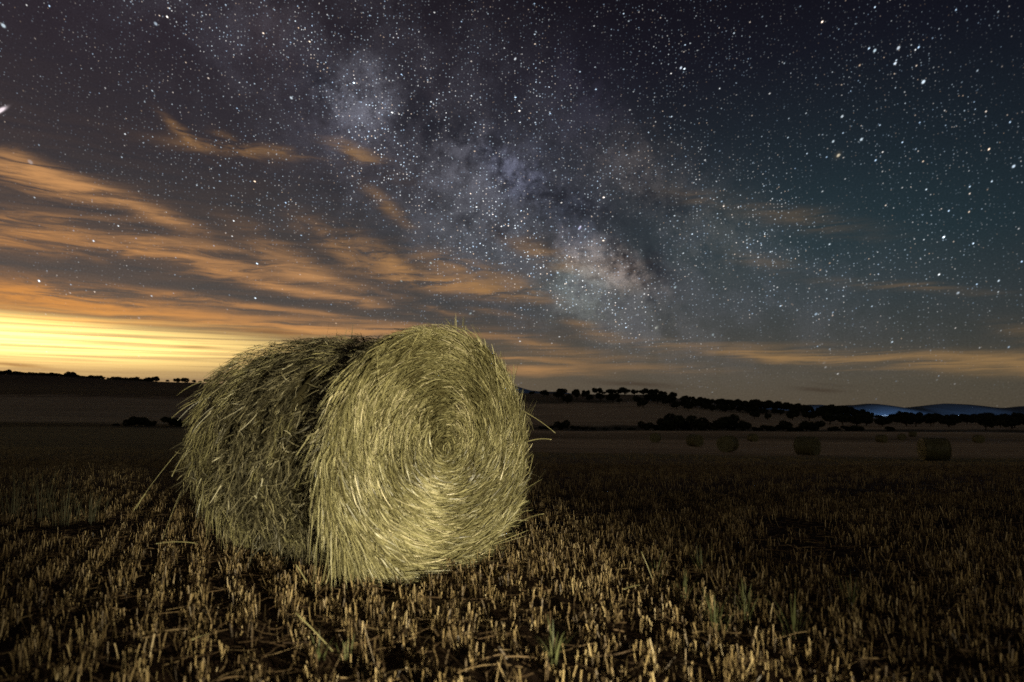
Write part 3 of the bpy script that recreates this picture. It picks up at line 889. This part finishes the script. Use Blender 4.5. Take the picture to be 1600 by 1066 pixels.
V, F, T = cat([
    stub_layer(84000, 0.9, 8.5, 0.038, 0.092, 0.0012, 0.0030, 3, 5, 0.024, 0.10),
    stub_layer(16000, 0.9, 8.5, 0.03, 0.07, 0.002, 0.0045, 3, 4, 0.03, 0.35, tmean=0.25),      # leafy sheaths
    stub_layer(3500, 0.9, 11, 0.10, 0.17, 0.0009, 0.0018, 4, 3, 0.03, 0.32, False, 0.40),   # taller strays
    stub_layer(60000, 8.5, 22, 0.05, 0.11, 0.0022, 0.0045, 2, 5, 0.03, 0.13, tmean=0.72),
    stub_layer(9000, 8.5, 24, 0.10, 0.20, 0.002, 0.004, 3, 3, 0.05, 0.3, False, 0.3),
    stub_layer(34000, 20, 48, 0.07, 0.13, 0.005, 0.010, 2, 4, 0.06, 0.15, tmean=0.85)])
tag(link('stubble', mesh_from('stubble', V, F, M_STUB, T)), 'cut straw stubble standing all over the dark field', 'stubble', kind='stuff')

def litter(n, y0, y1, l0, l1, w0, w1, rg=RNG):
    X, Y = scatter(n, y0, y1, rg=rg)
    K = 4
    t = np.linspace(-0.5, 0.5, K)[None]
    yaw = rg.uniform(0, math.pi * 2, n); ln = rg.uniform(l0, l1, n); cv = rg.normal(0, 0.25, n)
    d = yaw[:, None] + cv[:, None] * t * 2
    P = np.empty((n, K, 3))
    P[..., 0] = X[:, None] + np.cos(d) * ln[:, None] * t
    P[..., 1] = Y[:, None] + np.sin(d) * ln[:, None] * t
    P[..., 2] = terrain(P[..., 0], P[..., 1]) + rg.uniform(0.004, 0.05, n)[:, None] + rg.normal(0, 0.10, n)[:, None] * ln[:, None] * t
    T = unit(np.gradient(P, axis=1))
    S = unit(np.cross(T, unit(np.array([0, 0, 1.0]) + rg.normal(0, 0.5, (n, 1, 3)))))
    W = rg.uniform(w0, w1, n)[:, None] * np.ones((1, K))
    return ribbons(P, W, S, np.clip(rg.normal(0.4, 0.25, n), 0, 1))
V, F, T = cat([litter(26000, 0.9, 9, 0.04, 0.18, 0.001, 0.0028), litter(14000, 9, 24, 0.08, 0.25, 0.002, 0.005)])
tag(link('straw_litter', mesh_from('straw_litter', V, F, M_LITTER, T)), 'broken straw and chaff scattered over the soil', 'straw litter', kind='stuff')

# a few long straws that lie on the stubble
for (a_, b_, r_, lab) in [((462, 958), (520, 1018), 0.0024, 'long pale straw leaning in the stubble below the bale, left of centre'),
                          ((462, 882), (482, 915), 0.0034, 'short thick straw propped at the dark foot of the bale barrel'),
                          ((300, 1000), (332, 990), 0.0022, 'curved pale straw lying low in the lower left stubble'),
                          ((1002, 862), (1022, 912), 0.0022, 'long thin straw standing askew right of the bale'),
                          ((975, 921), (1004, 914), 0.0024, 'pale straw lying flat beside the bare dark patch')]:
    def hit(px, py, lift):
        Y = 3.0
        for _ in range(30):
            x, z = ray(px, py)
            Y = (CAM_H - float(terrain(x * Y, Y)) - lift) / max(-z, 1e-3)
        return at(px, py, Y)
    low = b_; p1 = hit(*low, 0.03); p0 = at(a_[0], a_[1], p1[1] + 0.02)
    if abs(a_[1] - b_[1]) < 15:
        p0 = hit(*a_, 0.06)
    c = (p0 + p1) / 2
    V, F, C = stalk_tube(bez(p0 - c, p1 - c, 0.004), r_, r_ * 0.8)
    o = link('fallen_straw', mesh_from('fallen_straw', V, [F] + C, M_HAY, np.full(len(V), 0.6)))
    o.location = c
    tag(o, lab, 'straw', 'long straws lying on the stubble')

# green weeds
def weed_mesh(n, h0, h1, w, spread, lean, tone, seed):
    rg = np.random.default_rng(seed); K = 6
    t = np.linspace(0, 1, K)[None]
    yaw = rg.uniform(0, 2 * math.pi, n); h = rg.uniform(h0, h1, n); le = np.abs(rg.normal(lean, lean * 0.6, n))
    P = np.empty((n, K, 3))
    r0 = np.abs(rg.normal(0, spread, n))
    P[..., 0] = np.cos(yaw)[:, None] * (r0[:, None] + le[:, None] * h[:, None] * t ** 1.8)
    P[..., 1] = np.sin(yaw)[:, None] * (r0[:, None] + le[:, None] * h[:, None] * t ** 1.8)
    P[..., 2] = h[:, None] * (t - 0.25 * le[:, None] * t ** 2) - 0.01
    S = np.stack([-np.sin(yaw), np.cos(yaw), 0 * yaw], -1)[:, None] + np.zeros_like(P)
    W = (rg.uniform(0.5, 1, n) * w)[:, None] * np.array([0.7, 1, 1, 0.85, 0.55, 0.1])[None]
    return ribbons(P, W, S, np.clip(rg.normal(tone, 0.18, n), 0, 1))

def ground_at(px, py):
    Y = 4.0
    for _ in range(40):
        x, z = ray(px, py)
        Y = 0.5 * Y + 0.5 * (CAM_H - float(terrain(x * Y, Y))) / max(-z, 1e-3)
    x, _ = ray(px, py)
    return x * Y, Y, float(terrain(x * Y, Y))

WEEDS = [(866, 1040, 14, 0.10, 0.19, 0.0050, 0.012, 0.45, 0.6, 'green leafy shoot with spread blades at the bottom centre right'),
         (498, 1030, 10, 0.06, 0.12, 0.0040, 0.015, 0.4, 0.35, 'small dark green tuft at the bottom left of centre'),
         (540, 1035, 8, 0.06, 0.11, 0.0045, 0.010, 0.25, 0.8, 'pale green upright sprout just right of the dark tuft'),
         (1118, 985, 22, 0.10, 0.20, 0.0035, 0.03, 0.35, 0.4, 'green weed clump right of the bare dark patch'),
         (1165, 965, 16, 0.10, 0.20, 0.0035, 0.025, 0.35, 0.6, 'yellowish green clump beside the largest weed clump on the right'),
         (1095, 895, 16, 0.10, 0.24, 0.0030, 0.03, 0.35, 0.6, 'tall thin yellowish weed behind the bare dark patch'),
         (1240, 1000, 18, 0.10, 0.21, 0.0032, 0.03, 0.35, 0.45, 'dull green weed in the lower right stubble'),
         (1330, 950, 18, 0.10, 0.20, 0.0032, 0.03, 0.35, 0.4, 'dim green weed farther right in the dark stubble'),
         (1025, 905, 12, 0.08, 0.2, 0.0030, 0.02, 0.4, 0.7, 'straw coloured weed next to the long askew straw'),
         (1070, 935, 14, 0.08, 0.17, 0.0032, 0.025, 0.4, 0.5, 'low green weed on the right edge of the bare patch')]
for k, (px, py, n, h0, h1, w, sp, le, tone, lab) in enumerate(WEEDS):
    V, F, T = weed_mesh(n, h0, h1, w, sp, le, tone, 100 + k)
    o = link('weed', mesh_from('weed', V, F, M_WEED, T))
    o.location = ground_at(px, py)
    tag(o, lab, 'weed', 'green weeds in the stubble')
M_OAT = straw_mat('oat_grass', [(0.0, (0.07, 0.07, 0.04, 1)), (1.0, (0.19, 0.185, 0.11, 1))], 0.6, 0.2, 0.2)
for k, (px, py, h, lab) in enumerate([(22, 812, 0.50, 'pale tall grass clump at the far left edge'), (62, 818, 0.62, 'tallest pale grass clump on the left, with drooping heads'),
                                      (100, 822, 0.42, 'shorter pale grass clump right of the tallest one'), (140, 815, 0.30, 'low thin grass clump nearest the bale on the left')]):
    V, F, T = weed_mesh(26, h * 0.5, h, 0.0026, 0.10, 0.28, 0.5, 300 + k)
    o = link('grass_clump', mesh_from('grass_clump', V, F, M_OAT, T))
    o.location = ground_at(px, py)
    tag(o, lab, 'grass clump', 'tall grass clumps on the left')

# ------------------------------------------------------------------ distant bales
def far_bale():
    root = empty('hay_bale', (0, 0, 0))
    na, ny = 40, 12
    rg = np.random.default_rng(9)
    a = np.linspace(0, 2 * math.pi, na, endpoint=False)
    rows = []
    for y in np.linspace(0, 1.3, ny):
        r = 1.0 - 0.03 * (abs(y - 0.65) < 0.5) + rg.normal(0, 0.012, na) - (0.05 if y in (0.0, 1.3) else 0)
        rows.append(bale_pos(a, r, np.full(na, y)))
    V = np.array(rows); n = ny
    i = np.arange(n - 1)[:, None] * na; j = np.arange(na)[None]; j2 = ((np.arange(na) + 1) % na)[None]
    F = np.stack([i + j, i + j2, i + na + j2, i + na + j], -1).reshape(-1, 4)[:, ::-1]
    bv = V.reshape(-1, 3)
    # straw fuzz over the barrel
    N = 1500; t = np.linspace(0, 1, 3)[None]
    aa = rg.uniform(0, 6.283, N); y0 = rg.uniform(0, 1.3, N); ln = rg.uniform(0.1, 0.3, N); sl = rg.normal(0, 0.5, N); lf = np.abs(rg.normal(0, 0.014, N))
    P = bale_pos(aa[:, None] + ln[:, None] * t * np.cos(sl)[:, None] / .8, 0.99 + lf[:, None] * t, y0[:, None] + ln[:, None] * t * np.sin(sl)[:, None])
    T = unit(np.gradient(P, axis=1)); S = unit(np.cross(T, rg.normal(0, 1, (N, 1, 3))))
    fv, ff, ft = ribbons(P, np.full((N, 3), 0.006), S, np.clip(rg.normal(.42, .15, N), 0, 1))
    link('barrel_side', mesh_from('barrel_side', np.concatenate([bv, fv]), [F, ff + len(bv)], M_HAY, np.concatenate([np.full(len(bv), .3), ft]), False), root)
    for yy, nm, s in ((0.0, 'spiral_face', -1), (1.3, 'spiral_face', 1)):
        rows = [bale_pos(a, np.full(na, r) * 0.955, np.full(na, yy + s * (0.02 + 0.03 * (1 - r * r)))) for r in np.linspace(0.99, 0.03, 10)]
        V = np.array(rows)
        i = np.arange(9)[:, None] * na
        F = np.stack([i + j, i + j2, i + na + j2, i + na + j], -1).reshape(-1, 4)
        if s > 0: F = F[:, ::-1]
        cap = np.arange(9 * na, 10 * na)[None]
        bv = V.reshape(-1, 3)
        N = 900
        rr = np.sqrt(rg.uniform(.01, 1, N)); aa = rg.uniform(0, 6.283, N); ln = rg.uniform(.1, .3, N)
        P = bale_pos(aa[:, None] + np.minimum(ln[:, None] * t / np.maximum(rr[:, None], .1), 2), rr[:, None] * .97 + 0 * t, yy + s * (0.055 + rg.uniform(0, .03, N)[:, None] + 0 * t))
        T = unit(np.gradient(P, axis=1)); S = unit(np.cross(T, np.array([0, 1.0, 0]) + rg.normal(0, .5, (N, 1, 3))))
        fv, ff, ft = ribbons(P, np.full((N, 3), 0.006), S, np.clip(rg.normal(.5, .15, N), 0, 1))
        link(nm, mesh_from(nm, np.concatenate([bv, fv]), [F, cap if s < 0 else cap[:, ::-1], ff + len(bv)], M_HAY, np.concatenate([np.full(len(bv), .45), ft])), root)
    return root
fb = far_bale()
FAR = [(1470, 43, 78, 'distant round bale seen from its barrel side, largest of the unlit bales on the right'),
       (1270, 52, 42, 'distant round bale showing half face and half barrel, between the two field edges'),
       (1130, 60, -35, 'faint distant bale on the near side of the pale field strip'),
       (1089, 82, 30, 'small faint bale left of the faint larger one'),
       (1021, 104, -20, 'small dark bale nearest the lit foreground bale'),
       (1176, 126, 15, 'tiny bale on the field edge behind the faint ones'),
       (1377, 125, 25, 'small bale left of the largest distant bale, beyond it'),
       (1405, 150, -15, 'tiny bale just behind the small one left of the largest distant bale'),
       (1425, 178, 35, 'tiniest bale far off near the dark wood'),
       (1525, 122, -10, 'small bale at the right, beyond and right of the largest distant bale')]
for k, (px, Y, rz, lab) in enumerate(FAR):
    o = fb if k == 0 else copy_tree(fb)
    o.location = place(px, Y); o.rotation_euler = (0, 0, R(rz))
    tag(o, lab, 'hay bale', 'unlit bales in the far field')

# ------------------------------------------------------------------ holm oaks and bushes
def crown_mesh(name, rad, zc, zr, nb, nq, q0, q1, seed, squash=0.75):
    rg = np.random.default_rng(seed)
    cs = []
    for k in range(nb):
        th = rg.uniform(0, 6.283); rr = rad * 0.72 * math.sqrt(rg.random())
        cs.append((rr * math.cos(th), rr * math.sin(th), zc + rg.uniform(-0.5, 0.55) * zr, rad * rg.uniform(0.26, 0.56)))
    cs = np.array(cs)
    ci = rg.integers(0, nb, nq)
    d = unit(rg.normal(0, 1, (nq, 3)))
    rr = cs[ci, 3] * rg.uniform(0.45, 1.05, nq) ** 0.6
    C = cs[ci, :3] + d * rr[:, None] * np.array([1, 1, squash])
    u = unit(rg.normal(0, 1, (nq, 3))); w = unit(np.cross(u, rg.normal(0, 1, (nq, 3))))
    s = rg.uniform(q0, q1, nq)[:, None]
    # leaf sprays: kite-shaped, slightly folded
    V = np.stack([C - u * s, C + w * s * 0.55 + np.cross(u, w) * s * .2, C + u * s, C - w * s * 0.55], 1).reshape(-1, 3)
    F = np.arange(nq * 4).reshape(-1, 4)
    T = np.repeat(np.clip(rg.normal(0.45, 0.25, nq), 0, 1), 4)
    return mesh_from(name, V, F, M_LEAF, T)

def trunk_mesh(name, h, r, seed):
    rg = np.random.default_rng(seed)
    ps = []
    p = np.array([[0, 0, -0.3], [0.05 * h * rg.normal(), 0.03 * h, 0.35 * h], [0.08 * h * rg.normal(), 0, 0.75 * h]])
    V, F, C = stalk_tube(p, r, r * 0.55, 8); ps.append((V, [F] + C, 0.5))
    for k in range(5):
        th = k * 1.256 + rg.uniform(-.4, .4)
        s = p[1] + (p[2] - p[1]) * rg.uniform(0.1, 1)
        e = s + np.array([math.cos(th), math.sin(th), 0.75]) * h * rg.uniform(0.35, 0.55)
        V, F, C = stalk_tube(np.array([s, (s + e) / 2 + [0, 0, -.05 * h], e]), r * 0.45, r * 0.15, 6); ps.append((V, [F] + C, 0.5))
    V, F, T = join(ps)
    return mesh_from(name, V, F, M_BARK, T)

def proto(name, h, rad, trunk, seed, nq=700):
    root = empty(name, (0, -500, -200))
    zc = trunk + (h - trunk) * 0.52; zr = (h - trunk) * 0.5
    link('crown', crown_mesh('crown', rad, zc, zr * 0.85, 7 + seed % 3, nq, 0.16 * rad / 2.5, 0.42 * rad / 2.5, seed, min(1.0, zr / rad * 1.3)), root)
    link('trunk', trunk_mesh('trunk', trunk + zr * 0.7, 0.05 * h + 0.06, seed + 50), root)
    return root
OAKS = [proto('oak_tree', 6.0, 3.4, 1.0, s, 2600) for s in (1, 2, 3, 4)]       # height 6 m
BUSH = [proto('bush', 3.0, 2.2, 0.1, s, 2200) for s in (11, 12, 13)]            # height 3 m
used = {}
def plant(protos, base_h, px, Y, h, label, cat_, group=None, wide=1.0, sink=0.06):
    src = random.choice(protos)
    if src.name not in used:
        used[src.name] = 1; o = src
    else:
        o = copy_tree(src)
    x, y, z = place(px, Y)
    s = h / base_h
    o.location = (x, y, z - sink * h); o.rotation_euler = (0, 0, random.uniform(0, 6.28)); o.scale = (s * wide, s * wide, s)
    tag(o, label, cat_, group)
    return o
def m_of(hpx, Y):
    return hpx * Y / FPX

# lone trees on the right-hand ridge, against the sky
RIDGE = [(878, 690, 9, 1.25, 'wide lone oak at the left end of the right ridge line'), (933, 700, 9, 1.1, 'round lone oak on the ridge with a gap on both sides'),
         (944, 705, 4, 1.0, 'tiny shrub oak between two ridge oaks'), (952, 700, 8, 1.0, 'small oak starting the broken row on the ridge'),
         (963, 705, 7, 1.2, 'low spreading oak in the broken ridge row'), (976, 700, 10, 1.2, 'tallest oak of the broken ridge row'),
         (991, 703, 7, 1.1, 'low oak right of the tallest ridge oak'), (1005, 700, 9, 1.1, 'left oak of the joined ridge clump'),
         (1019, 700, 9, 1.25, 'right oak of the joined ridge clump'), (1036, 698, 8, 1.15, 'dome shaped oak just right of the ridge clump'),
         (1050, 696, 8, 1.2, 'flat domed oak second right of the ridge clump')]
for px, Y, hp, w, lab in RIDGE:
    plant(OAKS, 6.0, px, Y - 8, m_of(hp * 1.3, Y), lab, 'tree', 'oaks along the right ridge', w * 1.1, 0.1)
SLOPE = [(850, 640, 8, 'small oak on the slope right of the lit bale top'), (872, 600, 10, 'oak on the slope under the wide lone ridge oak'), (901, 590, 12, 'tall narrow oak in the middle of the bare slope'),
         (915, 600, 10, 'oak on the slope right of the narrow one'), (921, 560, 8, 'small low oak below its neighbour on the slope'), (886, 520, 11, 'dark oak lowest on the left part of the slope'),
         (938, 570, 9, 'oak on the slope beneath the round lone ridge oak'), (957, 530, 12, 'broad low oak in the middle of the slope'), (967, 525, 6, 'little shrub beside the broad slope oak'),
         (831, 660, 5, 'tiny oak on the slope nearest the bale'), (1086, 520, 12, 'slender oak on the lower slope left of the wood')]
for px, Y, hp, lab in SLOPE:
    plant(OAKS, 6.0, px, Y, m_of(hp * 1.45, Y), lab, 'tree', 'oaks scattered on the bare slope', 0.8 if 'narrow' in lab or 'slender' in lab else 1.05)
CLUMP = [(996, 500, 15), (1004, 470, 14), (1012, 540, 16), (1026, 530, 18), (1046, 520, 19), (1056, 480, 14), (1068, 500, 16), (1074, 470, 12), (1034, 560, 14), (1100, 520, 10), (1112, 500, 12), (1020, 600, 12)]
for px, Y, hp in CLUMP:
    plant(OAKS, 6.0, px, Y, m_of(hp, Y) * random.uniform(.9, 1.1), 'dark oak in the cluster on the slope left of the continuous wood', 'tree', 'oaks clustered on the slope')
# hedge of bushes where the field meets the slope
HEDGE = [(878, 250, 15, 'rounded hedge bush nearest the lit bale, right of it'), (898, 250, 7, 'low shrub beside the first rounded hedge bush'), (1007, 252, 14, 'low wide bush alone in the hedge line'),
         (1040, 250, 19, 'left bush of the big joined hedge pair'), (1056, 255, 26, 'tallest hedge bush, right of the joined pair'), (1085, 252, 23, 'round hedge bush standing apart after the tallest'),
         (1114, 250, 17, 'left shoulder bush of the broad hedge mass'), (1134, 255, 27, 'peak bush of the broad hedge mass'), (1158, 250, 18, 'right end bush of the broad hedge mass'),
         (1196, 252, 10, 'low bush between the broad hedge mass and the wood'), (1222, 250, 17, 'upright bush on the hedge line below the wood'), (1256, 252, 16, 'left bush of the pair under the wood'),
         (1274, 250, 17, 'right bush of the pair under the wood'), (1336, 250, 10, 'small bush at the foot of the wood on the field edge'), (1384, 250, 8, 'lowest bush at the field edge under the wood notch')]
for px, Y, hp, lab in HEDGE:
    plant(BUSH, 3.0, px, Y, m_of(hp, Y), lab, 'bush', 'bushes on the hedge line', 1.0 if hp > 12 else 1.4)
for px, hp in [(845, 5), (860, 6), (912, 5), (925, 4), (945, 4), (962, 5), (985, 5), (1022, 9), (1070, 10), (1100, 9), (1180, 7), (1208, 6), (1240, 7), (1300, 7), (1318, 8)]:
    plant(BUSH, 3.0, px, 255 + random.uniform(-4, 4), m_of(hp, 255), 'low dark shrub filling a gap in the hedge line', 'bush', 'low shrubs filling the hedge line', 1.8)
# continuous wood on the right
CT = [(1060, 617), (1100, 619.5), (1127, 621), (1148, 623), (1167, 625), (1194, 620), (1222, 627), (1245, 630), (1280, 634), (1306, 631), (1330, 637), (1352, 642), (1377, 649), (1402, 643), (1435, 645), (1500, 645), (1572, 644), (1640, 646)]
ctx = np.array([c[0] for c in CT], float); cty = np.array([c[1] for c in CT], float)
def base_py(px, Y):
    x, y, z = place(px, Y)
    s = (z - CAM_H) / Y
    return 533 - FPX * (s * math.cos(PITCH) - math.sin(PITCH)) / (math.cos(PITCH) + s * math.sin(PITCH))
for Y, step in ((700, 10), (610, 12), (520, 14), (430, 17), (350, 26), (300, 40)):
    px = 1064 if Y > 600 else 1095 if Y > 500 else (1180 if Y > 400 else 1290)
    while px < 1660:
        pxx = px + random.uniform(-4, 4)
        b = base_py(pxx, Y)
        top = np.interp(pxx, ctx, cty)
        if Y >= 600:
            hp = max(b - top, 5) * random.uniform(0.7, 1.08)
        else:
            hp = min(max(b - top - 2, 7), m_of(1, 1) * 0 + 7.0 * FPX / Y) * random.uniform(0.65, 0.95)
        h = min(m_of(hp, Y), 11)
        if not (Y < 500 and random.random() < 0.18):
            plant(OAKS, 6.0, pxx, Y + random.uniform(-14, 14), h, 'dark oak merged into the continuous wood at the right', 'tree', 'oaks of the continuous wood', random.uniform(0.85, 1.45))
        px += step * random.uniform(0.7, 1.3)
# left-hand ridge
px = -30
while px < 236:
    hp = random.choice((3, 3.5, 4, 5)) * random.uniform(.8, 1.15)
    plant(BUSH, 3.0, px, 838, m_of(hp * 1.5, 845), 'small dark tree in the unbroken row along the left ridge', 'tree', 'trees of the left ridge row', random.uniform(1.2, 1.8), 0.3)
    px += random.uniform(4, 9)
for px, hp, lab in [(12, 6, 'taller tree standing up from the left end of the ridge row'), (111, 7, 'tallest round tree in the left ridge row'), (244, 7, 'pointed tree where the left ridge row breaks up'),
                    (262, 3, 'lowest shrub in the gap of the left ridge'), (277, 6, 'left oak of the separate pair on the left ridge'), (289, 7, 'right and larger oak of the separate pair on the left ridge'),
                    (304, 4, 'little tree between the separate pair and the bale'), (313, 3, 'tiny shrub next to the bale on the left ridge'), (325, 6, 'oak half hidden by the bale on the left ridge')]:
    plant(OAKS, 6.0, px, 838, m_of(hp * 1.4, 845), lab, 'tree', 'separate trees on the left ridge', 1.2, 0.2)
for px, hp, w, lab in [(206, 11, 1.6, 'wide ragged bush on the left field edge'), (222, 15, 1.3, 'taller bush joined to the wide ragged one'), (240, 9, 1.3, 'low bush right of the joined pair on the left field edge'), (271, 15, 1.3, 'rounded bush close to the bale on the left field edge'),
                       (287, 10, 1.2, 'bush partly hidden behind the left side of the bale'), (185, 4, 2.2, 'flat shrub at the left of the field edge bushes')]:
    plant(BUSH, 3.0, px, 183, m_of(hp, 183), lab, 'bush', 'bushes on the left field edge', w)
for p in OAKS + BUSH:
    if p.name not in used:
        for c in list(p.children): bpy.data.objects.remove(c)
        bpy.data.objects.remove(p)
print('objects', len(bpy.data.objects))
